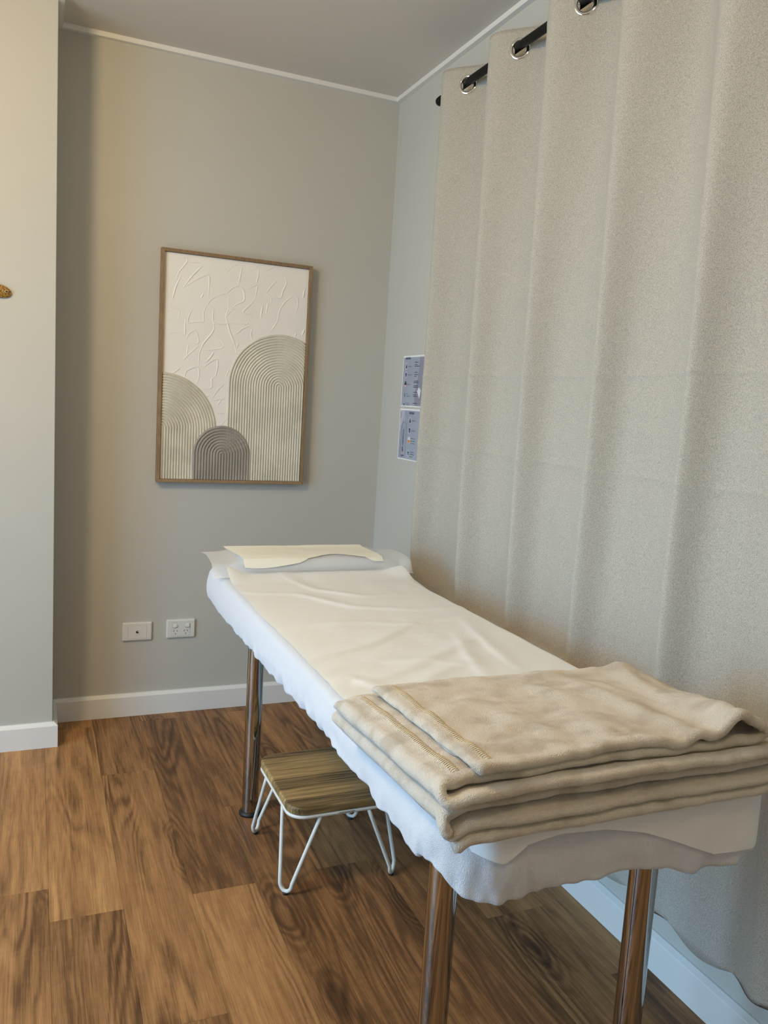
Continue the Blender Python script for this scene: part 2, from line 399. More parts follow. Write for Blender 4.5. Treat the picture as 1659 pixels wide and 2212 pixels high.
for side in (0, 1):
    grid = []
    for z in zs:
        row = []
        for y in ys:
            zz = z
            if z == zs[-1]: zz = z+.012+.006*N3(y*2.2, 7.7)+.024*math.cos(2*PI*(y-C0)/CP)
            yy = y + (.055*smooth(.2, .9, (ZT-z)/(ZT-ZB)) if True else 0)*smooth(-1.2, Y_A, y)
            x = curtain_x(y, z)
            row.append(bm.verts.new((x+(TH if side else 0), yy, zz)))
        grid.append(row)
    for i in range(len(zs)-1):
        for j in range(ny):
            if kill((ys[j]+ys[j+1])/2, (zs[i]+zs[i+1])/2): continue
            bm.faces.new((grid[i][j], grid[i][j+1], grid[i+1][j+1], grid[i+1][j]))
    if side == 0: g0 = grid
    else:
        for j in range(ny):
            bm.faces.new((g0[0][j], g0[0][j+1], grid[0][j+1], grid[0][j])); bm.faces.new((g0[-1][j], g0[-1][j+1], grid[-1][j+1], grid[-1][j]))
        for i in range(len(zs)-1):
            bm.faces.new((g0[i][0], g0[i+1][0], grid[i+1][0], grid[i][0])); bm.faces.new((g0[i][-1], g0[i+1][-1], grid[i+1][-1], grid[i][-1]))
for v in [v for v in bm.verts if not v.link_faces]: bm.verts.remove(v)
curtain = thing('curtain', (RX, -1.95, ZB), 'long beige woven eyelet curtain hanging in soft pleats on the right wall', 'curtain')
obj('cloth', bm, M_CURT, curtain, smooth_=True)
# folded side hem with its stitch line
bm = bmesh.new(); rows = []
for i in range(121):
    z = ZT-.002+(ZB+.02-ZT)*i/120
    row = []
    for j in range(6):
        y = Y_A-.0005-.026*j/5
        yy = y+.055*smooth(.2, .9, (ZT-z)/(ZT-ZB))*smooth(-1.2, Y_A, y)
        e = .0016 if j not in (0, 5) else .0004
        row.append((curtain_x(y, z)-e, yy, z))
    rows.append(row)
grid_mesh(bm, rows); obj('side_hem', bm, M_HEM, curtain, smooth_=True)
def ring_at(y):
    dx = (curtain_x(y-.004, ZG)-curtain_x(y+.004, ZG)); d = Vector((dx, -.008, 0)).normalized()
    nrm = Vector((-d.y*-1, 0, 0))
    t = d; up = Vector((0, 0, 1)); nn = t.cross(up).normalized()
    if nn.x > 0: nn = -nn
    c = Vector((curtain_x(y, ZG)+TH/2, y, ZG))
    prof = []
    for k in range(13):
        a = PI*k/12
        prof.append((.0265-.0055*math.cos(a), .0012+.0042*math.sin(a)))
    full = prof+[(r, -h) for r, h in reversed(prof)]
    bm = bmesh.new(); rows = []
    for k in range(40):
        a = 2*PI*k/40; dr = t*math.cos(a)+up*math.sin(a)
        rows.append([c+dr*r+nn*h for r, h in full])
    grid_mesh(bm, rows, closed_u=True, closed_v=True)
    obj('eyelet_ring', bm, M_CHROME, curtain, smooth_=True)
for g in grom_y: ring_at(g)

# ================================================================ text helper
def text_bm(s, size, mtx, font_bold=0.0, align='LEFT', sx=1.0):
    cu = bpy.data.curves.new('lettering', 'FONT'); cu.body = s; cu.size = size; cu.align_x = align; cu.offset = font_bold; cu.resolution_u = 2
    o = bpy.data.objects.new('lettering', cu); COL.objects.link(o)
    dg = bpy.context.evaluated_depsgraph_get(); me = bpy.data.meshes.new_from_object(o.evaluated_get(dg))
    bm = bmesh.new(); bm.from_mesh(me); bpy.data.objects.remove(o); bpy.data.curves.remove(cu); bpy.data.meshes.remove(me)
    bmesh.ops.scale(bm, vec=(sx, 1, 1), verts=bm.verts)
    bm.transform(mtx); return bm

# ================================================================ posters on the right wall
M_PAP = mat('poster_paper', (.86, .87, .88), .5)
M_PBLUE = mat('poster_blue_grey_print', (.335, .375, .475), .45, var=(5, (.39, .43, .53), .4, .65))
M_PLIGHT = mat('poster_pale_print', (.50, .52, .60), .45)
M_PSHADE = mat('poster_mauve_print', (.27, .275, .36), .45)
M_PINK = mat('poster_pink_print', (.78, .50, .52), .5)
M_PORAN = mat('poster_orange_print', (.66, .27, .06), .5)
M_PTEAL = mat('poster_teal_print', (.015, .075, .10), .5)
M_PNAVY = mat('poster_navy_print', (.015, .05, .20), .5)
M_INK = mat('poster_ink', (.05, .06, .09), .5)
M_GINK = mat('poster_green_ink', (.16, .22, .20), .5)
M_WHITEP = mat('poster_white_print', (.70, .74, .80), .5)
M_YEL = mat('poster_yellow_print', (.62, .45, .04), .5)
M_RED = mat('poster_red_print', (.35, .05, .08), .5)
class Poster:
    def __init__(s, y0, z0, w, h, tilt, label):
        s.o = thing('poster', (-.0004, y0, z0), label, 'poster', 'laminated posters on the right wall'); s.y0, s.z0, s.w, s.h, s.t = y0, z0, w, h, tilt
        s.part('paper', [(0, 0), (w, 0), (w, h), (0, h)], M_PAP, -.0, thick=.0004)
        s.part('print', [(.0055, .005), (w-.005, .005), (w-.005, h-.007), (.0055, h-.007)], M_PBLUE, .0005)
    def P(s, u, v, d): 
        c, q = math.cos(s.t), math.sin(s.t)
        return Vector((-.0006-d, s.y0-(u*c-v*q), s.z0+u*q+v*c))
    def part(s, name, poly, m, d, thick=0, holes=None):
        bm = bmesh.new(); f = bm.faces.new([bm.verts.new(s.P(u, v, d)) for u, v in poly])
        if thick:
            r = bmesh.ops.extrude_face_region(bm, geom=[f]); bmesh.ops.translate(bm, vec=(thick, 0, 0), verts=[g for g in r['geom'] if isinstance(g, bmesh.types.BMVert)])
        return obj(name, bm, m, s.o)
    def ellipse(s, name, u, v, ru, rv, m, d, lo=0, hi=2*PI, n=28):
        s.part(name, [(u+ru*math.cos(lo+(hi-lo)*k/n), v+rv*math.sin(lo+(hi-lo)*k/n)) for k in range(n if hi-lo > 6 else n+1)], m, d)
    def text(s, txt, u, v, size, m, d=.0014, rot=0, bold=0, sx=1.0):
        c, q = math.cos(s.t+rot), math.sin(s.t+rot)
        X = Vector((0, -c, q)); Yv = Vector((0, q, c)); Z = Vector((-1, 0, 0)); T = s.P(u, v, d)
        mt = Matrix(((X.x, Yv.x, Z.x, T.x), (X.y, Yv.y, Z.y, T.y), (X.z, Yv.z, Z.z, T.z), (0, 0, 0, 1)))
        obj('lettering', text_bm(txt, size, mt, bold, sx=sx), m, s.o, recalc=False)
    def bars(s, lines, m):
        """print too small to read: broken dark strokes, joined"""
        bm = bmesh.new(); q = random.Random(3)
        for u, v, w, h in lines:
            x = u
            while x < u+w:
                L = q.uniform(.0015, .0042); e = min(x+L, u+w); hh = h*q.uniform(.55, 1)
                bm.faces.new([bm.verts.new(s.P(a, b, .0014)) for a, b in ((x, v), (e, v), (e, v+hh), (x, v+hh))]); x = e+q.uniform(.0005, .0013)
        o = obj('small_print', bm, m, s.o); o['kind'] = 'stuff'
    def drop(s, u, v, r, m, d=.0013, up=True):
        g = 1 if up else -1
        pts = [(u, v+g*r*1.9)]
        for k in range(13):
            a = PI*.12-(PI*1.24)*k/12
            pts.append((u+r*math.cos(a), v+g*r*math.sin(a)))
        s.part('icon', pts, m, d)
p1 = Poster(-.2065, 1.3195, .297, .206, .0, 'blue-grey printed poster headed INFUSION, upper of the two beside the curtain')
MMs = .001
p1.part('figure_print', [(.150, .005), (.29, .005), (.29, .199), (.160, .199), (.152, .12), (.128, .055), (.132, .005)], M_PSHADE, .0008)
p1.part('pale_print', [(.165, .080), (.186, .068), (.176, .035), (.152, .062)], M_WHITEP, .0010)
p1.text('INFUSION', .026, .191, .0125, M_INK, sx=.82, bold=.0002)
p1.ellipse('icon_disc', .036, .164, .0135, .013, M_WHITEP, .0010); p1.ellipse('icon_ground', .036, .164, .0122, .0117, M_PBLUE, .0011); p1.drop(.036, .160, .0056, M_INK)
p1.ellipse('icon_disc', .036, .129, .0135, .013, M_WHITEP, .0010); p1.ellipse('icon_ground', .036, .129, .0122, .0117, M_PBLUE, .0011); p1.drop(.036, .131, .0062, M_PNAVY, up=False)
p1.ellipse('icon_disc', .036, .091, .0110, .0135, M_PORAN, .0010); p1.ellipse('icon', .036, .091, .0100, .0125, M_PTEAL, .0012, -.25, PI+.25); p1.ellipse('icon_base', .036, .089, .0088, .0100, M_PINK, .0011, PI+.1, 2*PI-.1)
p1.part('icon', [(.032, .055), (.038, .055), (.037, .048), (.041, .044), (.036, .040), (.035, .032), (.033, .040), (.029, .046), (.033, .048)], M_GINK, .0012)
p1.part('icon', [(.029, .013), (.040, .013), (.040, .010), (.036, .009), (.0355, .003), (.0335, .003), (.033, .009), (.029, .010)], M_INK, .0014)
p1.text('3D Hyaluronic', .053, .1605, .0068, M_INK, sx=.85)
p1.text('3D polymer (CS)', .053, .1265, .0070, M_INK, sx=.80)
p1.text('B Complex', .053, .0880, .0068, M_INK, sx=.9)
p1.text('100%', .052, .0500, .0062, M_INK, sx=.9)
p1.text('HEXAPEPTIDE', .052, .0400, .0068, M_GINK, sx=.82)
p1.text('HIGH MOLAR', .052, .0130, .0062, M_GINK, sx=.85)
p1.text('CONCENTRATE', .052, .0058, .0066, M_GINK, sx=.80)
p1.bars([(.115, .177, .034, .0030), (.115, .168, .024, .0030), (.115, .1615, .046, .0030), (.115, .137, .030, .0030), (.115, .128, .040, .0030), (.115, .121, .026, .0030),
         (.115, .102, .042, .0030), (.115, .096, .042, .0030), (.115, .084, .042, .0030), (.115, .078, .042, .0030), (.115, .058, .040, .0030), (.115, .048, .032, .0030), (.115, .042, .040, .0030), (.115, .014, .044, .0030)], M_INK)
p2 = Poster(-.2055, 1.1030, .297, .2085, .0, 'blue-grey printed poster with an ampoule drawing, lower of the two beside the curtain')
p2.part('pale_print', [(.0055, .2010), (.050, .2010), (.044, .176), (.030, .150), (.014, .122), (.0055, .105)], M_PLIGHT, .0008)
p2.part('mark', [(.008, .193), (.011, .196), (.012, .190), (.009, .187)], M_INK, .0012)
p2.part('mark', [(.016, .189), (.018, .188), (.013, .172), (.009, .165), (.008, .167)], M_INK, .0012)
# ampoule outline
def ribbon_part(P, pts, wd, m, d, name='ampoule_outline'):
    bm = bmesh.new(); L = []
    for i, (u, v) in enumerate(pts):
        a = pts[max(0, i-1)]; b = pts[min(len(pts)-1, i+1)]; t = Vector((b[0]-a[0], b[1]-a[1])).normalized(); nn = Vector((-t.y, t.x))*wd/2
        L.append((P.P(u+nn.x, v+nn.y, d), P.P(u-nn.x, v-nn.y, d)))
    grid_mesh(bm, L); obj(name, bm, m, P.o)
ribbon_part(p2, [(.027, .006)]+[(.0275, .13)]+[(.0500-.0225*math.cos(PI*k/16), .133+.021*math.sin(PI*k/16)) for k in range(17)]+[(.0725, .13), (.0720, .006)], .0028, M_PSHADE, .0011)
p2.part('ampoule_neck', [(.0455, .155), (.0545, .155), (.0530, .191), (.0480, .191)], M_PLIGHT, .0010)
ribbon_part(p2, [(.0452, .156), (.0478, .191)], .0016, M_PSHADE, .0012)
p2.text('LUMICEUTICAL', .0525, .058, .0125, M_INK, rot=PI/2, sx=.78, bold=.0003)
p2.part('mark', [(.044, .045), (.052, .045), (.052, .051), (.044, .051)], M_PNAVY, .0013)
p2.part('mark', [(.042, .045), (.044, .045), (.044, .051), (.042, .051)], M_RED, .0013)
p2.part('mark', [(.042, .036), (.047, .036), (.047, .044), (.042, .044)], M_RED, .0013)
p2.part('mark', [(.047, .034), (.053, .034), (.053, .043), (.047, .043)], M_PNAVY, .0013)
p2.part('mark', [(.042, .029), (.048, .029), (.048, .0355), (.042, .0355)], M_PORAN, .0013)
p2.part('mark', [(.048, .028), (.053, .028), (.053, .0335), (.048, .0335)], M_YEL, .0013)
p2.text('PLLA-D', .036, .0135, .0085, M_INK, sx=.95, bold=.0003); p2.text('PLUS', .039, .0078, .0058, M_GINK)
p2.text('INFUSION', .094, .187, .0130, M_INK, sx=.80, bold=.0002)
for v, kind in ((.162, 0), (.121, 1), (.083, 2), (.030, 3)):
    p2.ellipse('icon_disc', .106, v, .0138, .0138, M_WHITEP if kind != 2 else M_PINK, .0010)
    p2.ellipse('icon_ground', .106, v, .0126, .0126, M_PBLUE if kind != 2 else M_WHITEP, .0011)
    if kind == 0: p2.drop(.106, v-.004, .0062, M_INK)
    elif kind == 1: p2.drop(.106, v+.003, .0075, M_PNAVY, up=False); p2.drop(.106, v+.001, .0018, M_WHITEP, .0015)
    elif kind == 2: p2.ellipse('icon', .106, v, .0120, .0120, M_PORAN, .0012, PI, 2*PI)
    else: p2.part('icon', [(.098, v+.005), (.115, v+.005), (.110, v), (.108, v-.009), (.106, v-.010), (.104, v)], M_INK, .0012)
p2.bars([(.124, .160, .035, .0032), (.124, .120, .035, .0032), (.122, .089, .04, .0035), (.122, .079, .04, .0035), (.122, .069, .04, .0035), (.120, .034, .04, .0035), (.120, .025, .04, .0035), (.120, .016, .03, .0035)], M_GINK)

# ================================================================ framed relief painting
FX0, FX1, FZ0, FZ1 = -.9585, -.3555, .9655, 1.8645
FD, FW = .036, .0125
art = thing('framed_artwork', ((FX0+FX1)/2, -.0002, FZ0), 'oak-framed plaster relief of sand and taupe ridged arches on the back wall', 'artwork')
def rail(pts):
    """mitred rail: four outline corners in x,z, extruded from wall to the front"""
    bm = bmesh.new(); a = [bm.verts.new((x, -.001, z)) for x, z in pts]; b = [bm.verts.new((x, -FD, z)) for x, z in pts]
    bm.faces.new(a); bm.faces.new(b[::-1])
    for i in range(4): bm.faces.new((a[i], a[(i+1) % 4], b[(i+1) % 4], b[i]))
    bmesh.ops.bevel(bm, geom=[e for e in bm.edges if all(abs(v.co.y+FD) < 1e-5 for v in e.verts)], offset=.0008, segments=1, affect='EDGES')
    return bm
g = FW
obj('frame_rail', rail([(FX0, FZ0), (FX1, FZ0), (FX1-g, FZ0+g), (FX0+g, FZ0+g)]), M_FRAME, art)
obj('frame_rail', rail([(FX0, FZ1), (FX1, FZ1), (FX1-g, FZ1-g), (FX0+g, FZ1-g)]), M_FRAME, art)
obj('frame_rail', rail([(FX0, FZ0), (FX0+g, FZ0+g), (FX0+g, FZ1-g), (FX0, FZ1)]), M_FRAME, art)
obj('frame_rail', rail([(FX1, FZ0), (FX1-g, FZ0+g), (FX1-g, FZ1-g), (FX1, FZ1)]), M_FRAME, art)
CX0, CX1, CZ0, CZ1 = FX0+g+.001, FX1-g-.001, FZ0+g+.001, FZ1-g-.001
YC = -.025
# plaster ground, gently uneven, with knife ridges
bm = bmesh.new(); n1, n2 = 60, 90
grid_mesh(bm, [[(CX0+(CX1-CX0)*i/n1, YC-.0012*N3(i*.12, j*.12, 3), CZ0+(CZ1-CZ0)*j/n2) for j in range(n2+1)] for i in range(n1+1)])
box(bm, CX0, CX1, YC+.003, -.002, CZ0, CZ1)
ground = obj('plaster_ground', bm, M_PLASTER, art, smooth_=True)
strokes = [[(-0.918, 1.826), (-0.859, 1.84), (-0.86, 1.82), (-0.893, 1.779), (-0.901, 1.749)], [(-0.802, 1.814), (-0.839, 1.772), (-0.875, 1.721)], [(-0.873, 1.723), (-0.82, 1.765), (-0.774, 1.79), (-0.772, 1.752), (-0.775, 1.698)], [(-0.883, 1.766), (-0.902, 1.72), (-0.912, 1.675)], [(-0.856, 1.823), (-0.809, 1.827)], [(-0.709, 1.8), (-0.685, 1.828), (-0.659, 1.838)], [(-0.646, 1.832), (-0.651, 1.793), (-0.658, 1.759)], [(-0.618, 1.815), (-0.576, 1.839), (-0.579, 1.797), (-0.586, 1.773)], [(-0.706, 1.719), (-0.682, 1.745), (-0.658, 1.756), (-0.635, 1.745), (-0.628, 1.696), (-0.661, 1.683), (-0.692, 1.655)], [(-0.625, 1.744), (-0.578, 1.772), (-0.584, 1.737), (-0.589, 1.705)], [(-0.589, 1.707), (-0.617, 1.674), (-0.64, 1.651), (-0.593, 1.649)], [(-0.552, 1.823), (-0.514, 1.848)], [(-0.553, 1.807), (-0.532, 1.809)], [(-0.543, 1.739), (-0.525, 1.771), (-0.502, 1.792)], [(-0.471, 1.81), (-0.457, 1.788), (-0.476, 1.753), (-0.479, 1.725), (-0.513, 1.721), (-0.543, 1.738)], [(-0.523, 1.725), (-0.52, 1.705)], [(-0.43, 1.74), (-0.464, 1.713), (-0.487, 1.673), (-0.49, 1.631), (-0.527, 1.578)], [(-0.445, 1.743), (-0.41, 1.737), (-0.408, 1.7), (-0.419, 1.661)], [(-0.534, 1.701), (-0.54, 1.658)], [(-0.556, 1.689), (-0.561, 1.638)], [(-0.382, 1.773), (-0.388, 1.735)], [(-0.374, 1.613), (-0.385, 1.584)], [(-0.411, 1.591), (-0.415, 1.576)], [(-0.694, 1.707), (-0.695, 1.661), (-0.703, 1.629), (-0.695, 1.607), (-0.685, 1.571), (-0.664, 1.527), (-0.657, 1.49)], [(-0.703, 1.629), (-0.688, 1.653), (-0.669, 1.668), (-0.66, 1.66)], [(-0.783, 1.661), (-0.768, 1.69), (-0.736, 1.711), (-0.709, 1.72)], [(-0.794, 1.71), (-0.802, 1.692)], [(-0.783, 1.661), (-0.794, 1.633), (-0.786, 1.6), (-0.824, 1.597), (-0.856, 1.587), (-0.85, 1.619), (-0.835, 1.647)], [(-0.779, 1.669), (-0.758, 1.666)], [(-0.753, 1.653), (-0.756, 1.599), (-0.705, 1.601), (-0.695, 1.607), (-0.648, 1.609), (-0.617, 1.609), (-0.615, 1.616)], [(-0.751, 1.599), (-0.746, 1.579), (-0.759, 1.555), (-0.79, 1.516), (-0.805, 1.474), (-0.803, 1.437)], [(-0.931, 1.624), (-0.898, 1.648), (-0.882, 1.64), (-0.886, 1.615), (-0.892, 1.588)], [(-0.93, 1.593), (-0.91, 1.604)], [(-0.861, 1.609), (-0.86, 1.564), (-0.861, 1.541)], [(-0.922, 1.545), (-0.895, 1.554), (-0.859, 1.542)], [(-0.858, 1.524), (-0.846, 1.556), (-0.819, 1.568), (-0.809, 1.541), (-0.806, 1.517), (-0.822, 1.513), (-0.856, 1.519)], [(-0.806, 1.51), (-0.839, 1.475), (-0.865, 1.448)], [(-0.847, 1.511), (-0.852, 1.465)], [(-0.75, 1.558), (-0.726, 1.544), (-0.706, 1.523), (-0.711, 1.506), (-0.748, 1.496), (-0.791, 1.491)], [(-0.747, 1.487), (-0.756, 1.468), (-0.778, 1.444)], [(-0.785, 1.426), (-0.76, 1.45), (-0.737, 1.464), (-0.728, 1.457), (-0.729, 1.429), (-0.737, 1.391)], [(-0.859, 1.378), (-0.857, 1.406), (-0.819, 1.427), (-0.803, 1.423), (-0.8, 1.387), (-0.812, 1.359)], [(-0.907, 1.393), (-0.878, 1.416)], [(-0.737, 1.391), (-0.753, 1.383), (-0.747, 1.349), (-0.761, 1.341), (-0.794, 1.341)], [(-0.75, 1.302), (-0.728, 1.341), (-0.701, 1.366)], [(-0.748, 1.298), (-0.694, 1.309)], [(-0.708, 1.305), (-0.724, 1.28)], [(-0.661, 1.564), (-0.638, 1.589), (-0.61, 1.602)], [(-0.595, 1.59), (-0.601, 1.574), (-0.594, 1.546)], [(-0.659, 1.508), (-0.65, 1.532)], [(-0.709, 1.201), (-0.691, 1.223)], [(-0.774, 1.31), (-0.76, 1.316)], [(-0.727, 1.25), (-0.697, 1.249)], [(-0.695, 1.397), (-0.68, 1.437)]]
bm = bmesh.new()
for s in strokes:
    P = []
    for (a, b) in zip(s, s[1:]):
        for k in range(4): P.append((a[0]+(b[0]-a[0])*k/4, a[1]+(b[1]-a[1])*k/4))
    P.append(s[-1]); 
    for _ in range(2): P = [P[0]]+[((P[i-1][0]+2*P[i][0]+P[i+1][0])/4, (P[i-1][1]+2*P[i][1]+P[i+1][1])/4) for i in range(1, len(P)-1)]+[P[-1]]
    n = len(P); rows = []
    for i, (x, z) in enumerate(P):
        a = P[max(0, i-1)]; b = P[min(n-1, i+1)]; t = Vector((b[0]-a[0], b[1]-a[1])); t = t.normalized() if t.length > 1e-6 else Vector((1, 0)); nn = Vector((-t.y, t.x))
        e = math.sin(PI*min(1, max(0, (i+.3)/(n-.4))))**.5
        hgt = .0017*e*(.7+.5*N3(x*30, z*30)); wl, wr = .0060*e+.0003, .0009*e+.0003
        row = []
        for o, hh in ((-wl, 0), (-wl*.5, .28), (-wl*.15, .85), (0, 1), (wr*.6, .55), (wr, 0)):
            px, pz = min(CX1, max(CX0, x+nn.x*o)), min(CZ1, max(CZ0, z+nn.y*o))
            row.append((px, YC-.0006-1.0*hgt*hh+.0010*(hh == 0), pz))
        rows.append(row)
    grid_mesh(bm, rows)
o = obj('knife_ridges', bm, M_PLASTER, ground, smooth_=True); o['kind'] = 'stuff'
def arch(name, cx, cz, R, nr, base, amp, m, wob=.0):
    """concentric combed ridges; s runs up one side, over and down the other"""
    bm = bmesh.new(); pitch = R/nr; per = 6; path = []
    zb = CZ0
    for k in range(15): path.append(('L', zb+(cz-zb)*k/14))
    for k in range(1, 48): path.append(('A', PI-PI*k/48))
    for k in range(15): path.append(('R', cz-(cz-zb)*k/14))
    rows = []
    for kind, q in path:
        row = []
        for j in range(nr*per+1):
            r = R*j/(nr*per); fr = (j % per)/per
            h = amp*(abs(math.sin(PI*fr)))**.55
            rr = r+wob*N3(q*3, r*14)*(1 if r > .01 else 0)
            if kind == 'A': x, z = cx+rr*math.cos(q), cz+rr*math.sin(q)
            else: x, z = cx+(-rr if kind == 'L' else rr), q
            if kind == 'R' or (kind == 'A' and q < PI/2):
                h *= 1-.35*smooth(0, .2, x-cx)
            if x < CX0 or x > CX1: h *= .3
            row.append((min(CX1, max(CX0, x)), YC-base-h-.0006*N3(x*20, z*20), min(CZ1, max(CZ0, z))))
        row.append((row[-1][0], YC+.001, row[-1][2]))
        rows.append(row)
    grid_mesh(bm, rows)
    bmesh.ops.remove_doubles(bm, verts=bm.verts, dist=1e-6)
    return obj(name, bm, m, art, smooth_=True)
a1 = arch('ridged_arch', -.4735, 1.366, .2135, 20, .0008, .0050, M_ARCHL, .0012); a1['label'] = 'tall pale sand arch at the right of the relief'
a2 = arch('ridged_arch', -.945, 1.180, .2160, 20, .0010, .0050, M_ARCHM, .0014); a2['label'] = 'quarter-round sand arch cut by the left rail'
a3 = arch('ridged_arch', -.7030, 1.082, .1160, 10, .0046, .0050, M_ARCHS, .0008); a3['label'] = 'small dark taupe arch at the bottom'

# ================================================================ wall sockets
def plate(x0, x1, z0, z1, label, cat, name):
    t = thing(name, ((x0+x1)/2, -.0001, z0), label, cat)
    bm = bmesh.new(); out = []
    for off, y in ((0, 0), (0, -.0055), (.0012, -.0078), (.0045, -.0092)):
        r = max(.0025, .004-off)
        out.append([(x, y, z) for x, z in rrect(x0+off, x1-off, z0+off, z1-off, r, 5)])
    vs = grid_mesh(bm, out, closed_v=True); bm.faces.new(vs[-1]); bm.faces.new(vs[0][::-1])
    obj('cover_plate', bm, M_PLAST, t, smooth_=False)
    # raised inner module with a fine shadow gap
    ix0, ix1, iz0, iz1 = x0+.0205, x1-.0205, z0+.009, z1-.013
    bm = bmesh.new(); vs = grid_mesh(bm, [[(x, y, z) for x, z in rrect(ix0-o, ix1+o, iz0-o, iz1+o, .004, 5)] for o, y in ((.0006, -.0090), (.0006, -.00935))], closed_v=True); bm.faces.new(vs[-1])
    obj('shadow_gap', bm, mat('grey_joint', (.30, .29, .27), .6), t)
    bm = bmesh.new(); vs = grid_mesh(bm, [[(x, y, z) for x, z in rrect(ix0-o, ix1+o, iz0-o, iz1+o, .004, 5)] for o, y in ((0, -.0090), (0, -.0098), (-.0004, -.0101))], closed_v=True); bm.faces.new(vs[-1])
    obj('module', bm, M_PLAST, t)
    return t
s1 = plate(-1.0715, -.9570, .3145, .3895, 'white wall plate with one round data port, left of the two', 'wall plate', 'wall_plate')
cx, cz = (-1.0715-.9570)/2, .3505
bm = bmesh.new(); lathe(bm, [(.0085, -.0100), (.0085, -.0112), (.0078, -.0118), (.0062, -.0118), (.0058, -.0106)], (cx, 0, cz), 28, 'Y'); obj('port_ring', bm, M_PLAST, s1, smooth_=True)
bm = bmesh.new(); lathe(bm, [(.0001, -.0103), (.0055, -.0103), (.0055, -.0100)], (cx, 0, cz-.001), 24, 'Y'); obj('port_hole', bm, M_DARK, s1)
obj('port_pin', B(cx-.0006, cx+.0045, -.0120, -.0103, cz+.0005, cz+.0028), M_PLAST, s1)
s2 = plate(-.8985, -.7835, .3170, .3935, 'white double power outlet with two rocker switches on the back wall', 'power outlet', 'power_outlet')
for cx in (-.8985+.0335, -.7835-.0315):
    bm = bmesh.new(); vs = grid_mesh(bm, [[(x, y, z) for x, z in rrect(cx-a, cx+a, .3675-b, .3675+b, .0035, 5)] for a, b, y in ((.0092, .0072, -.0100), (.0092, .0072, -.0103))], closed_v=True); bm.faces.new(vs[-1]); obj('switch_gap', bm, M_SUB, s2)
    bm = bmesh.new(); vs = grid_mesh(bm, [[(x, y+(.0012 if z > .3675 else 0), z) for x, z in rrect(cx-a, cx+a, .3680-b, .3680+b, .0045, 5)] for a, b, y in ((.0088, .0068, -.0101), (.0086, .0066, -.0135), (.0070, .0052, -.0146))], closed_v=True); bm.faces.new(vs[-1]); obj('rocker_switch', bm, M_PLAST, s2)
for cx in (-.8985+.0355, -.7835-.0375):
    for sx, ang in ((-.0062, -.5), (.0062, .5)):
        bm = B(-.0009, .0009, -.0105, -.0100, -.0036, .0036); bm.transform(Matrix.Translation((cx+sx, 0, .3470)) @ Matrix.Rotation(ang*-1, 4, 'Y')); obj('slot', bm, M_DARK, s2)
    obj('slot', B(cx-.0009, cx+.0009, -.0105, -.0100, .3315, .3385), M_DARK, s2)

# ================================================================ fish ornament on the jog wall
fish = thing('wall_ornament', (-1.56, PY, 1.60), 'small scaly golden-brown fish ornament on the pale wall at the left edge', 'ornament')
mf = mat('glazed_gold_scales', (.42, .24, .035), .35, bump=(300, .6, .002), var=(230, (.13, .045, .01), .45, .60), coat=.4)
mfo = mat('glazed_olive_fin', (.22, .21, .06), .35, bump=(300, .5, .001), coat=.4)
bm = bmesh.new(); rows = []
NX, ZF = -1.4735, 1.6160
for i in range(41):
    t = i/40; x = NX-.165*t
    hh = .0235*math.sin(PI*min(1, t*1.02+.0)**.62)**.8*(1-.25*t)+.0008; th = .011*math.sin(PI*min(1, t)**.6)**.7+.0006
    if t > .97: hh = .004
    zc = ZF+.010*math.sin(t*2.2)
    rows.append([(x, PY-.0035-th*max(-.25, math.cos(a)), zc+hh*math.sin(a)) for a in [2*PI*k/20 for k in range(20)]])
vs = grid_mesh(bm, rows, closed_v=True); bm.faces.new(vs[0]); bm.faces.new(vs[-1][::-1])
obj('body', bm, mf, fish, smooth_=True)
bm = bmesh.new()
for pts in ([(NX-.160, ZF+.009), (NX-.200, ZF+.034), (NX-.190, ZF+.009), (NX-.200, ZF-.018)],):
    a = [bm.verts.new((x, PY-.003, z)) for x, z in pts]; b = [bm.verts.new((x, PY-.006, z)) for x, z in pts]
    bm.faces.new(a); bm.faces.new(b[::-1]); [bm.faces.new((a[i], a[(i+1) % 4], b[(i+1) % 4], b[i])) for i in range(4)]
obj('tail_fin', bm, mfo, fish)
bm = bmesh.new(); pts = [(NX-.038, ZF+.024), (NX-.060, ZF+.040), (NX-.100, ZF+.038), (NX-.112, ZF+.026)]
a = [bm.verts.new((x, PY-.004, z)) for x, z in pts]; b = [bm.verts.new((x, PY-.007, z)) for x, z in pts]
bm.faces.new(a); bm.faces.new(b[::-1]); [bm.faces.new((a[i], a[(i+1) % 4], b[(i+1) % 4], b[i])) for i in range(4)]
obj('back_fin', bm, mfo, fish)
bm = bmesh.new(); bmesh.ops.create_uvsphere(bm, u_segments=14, v_segments=10, radius=.0046); bmesh.ops.scale(bm, vec=(1.15, .5, .9), verts=bm.verts); bmesh.ops.translate(bm, vec=(NX-.0165, PY-.0122, ZF+.004), verts=bm.verts)
eye = obj('eye', bm, mat('pale_eye_ring', (.62, .52, .38), .3), fish, smooth_=True)
bm = bmesh.new(); bmesh.ops.create_uvsphere(bm, u_segments=14, v_segments=10, radius=.0031); bmesh.ops.scale(bm, vec=(1.2, .6, .85), verts=bm.verts); bmesh.ops.translate(bm, vec=(NX-.0160, PY-.0136, ZF+.0042), verts=bm.verts)
obj('pupil', bm, mat('black_pupil', (.004, .004, .006), .15), eye, smooth_=True)

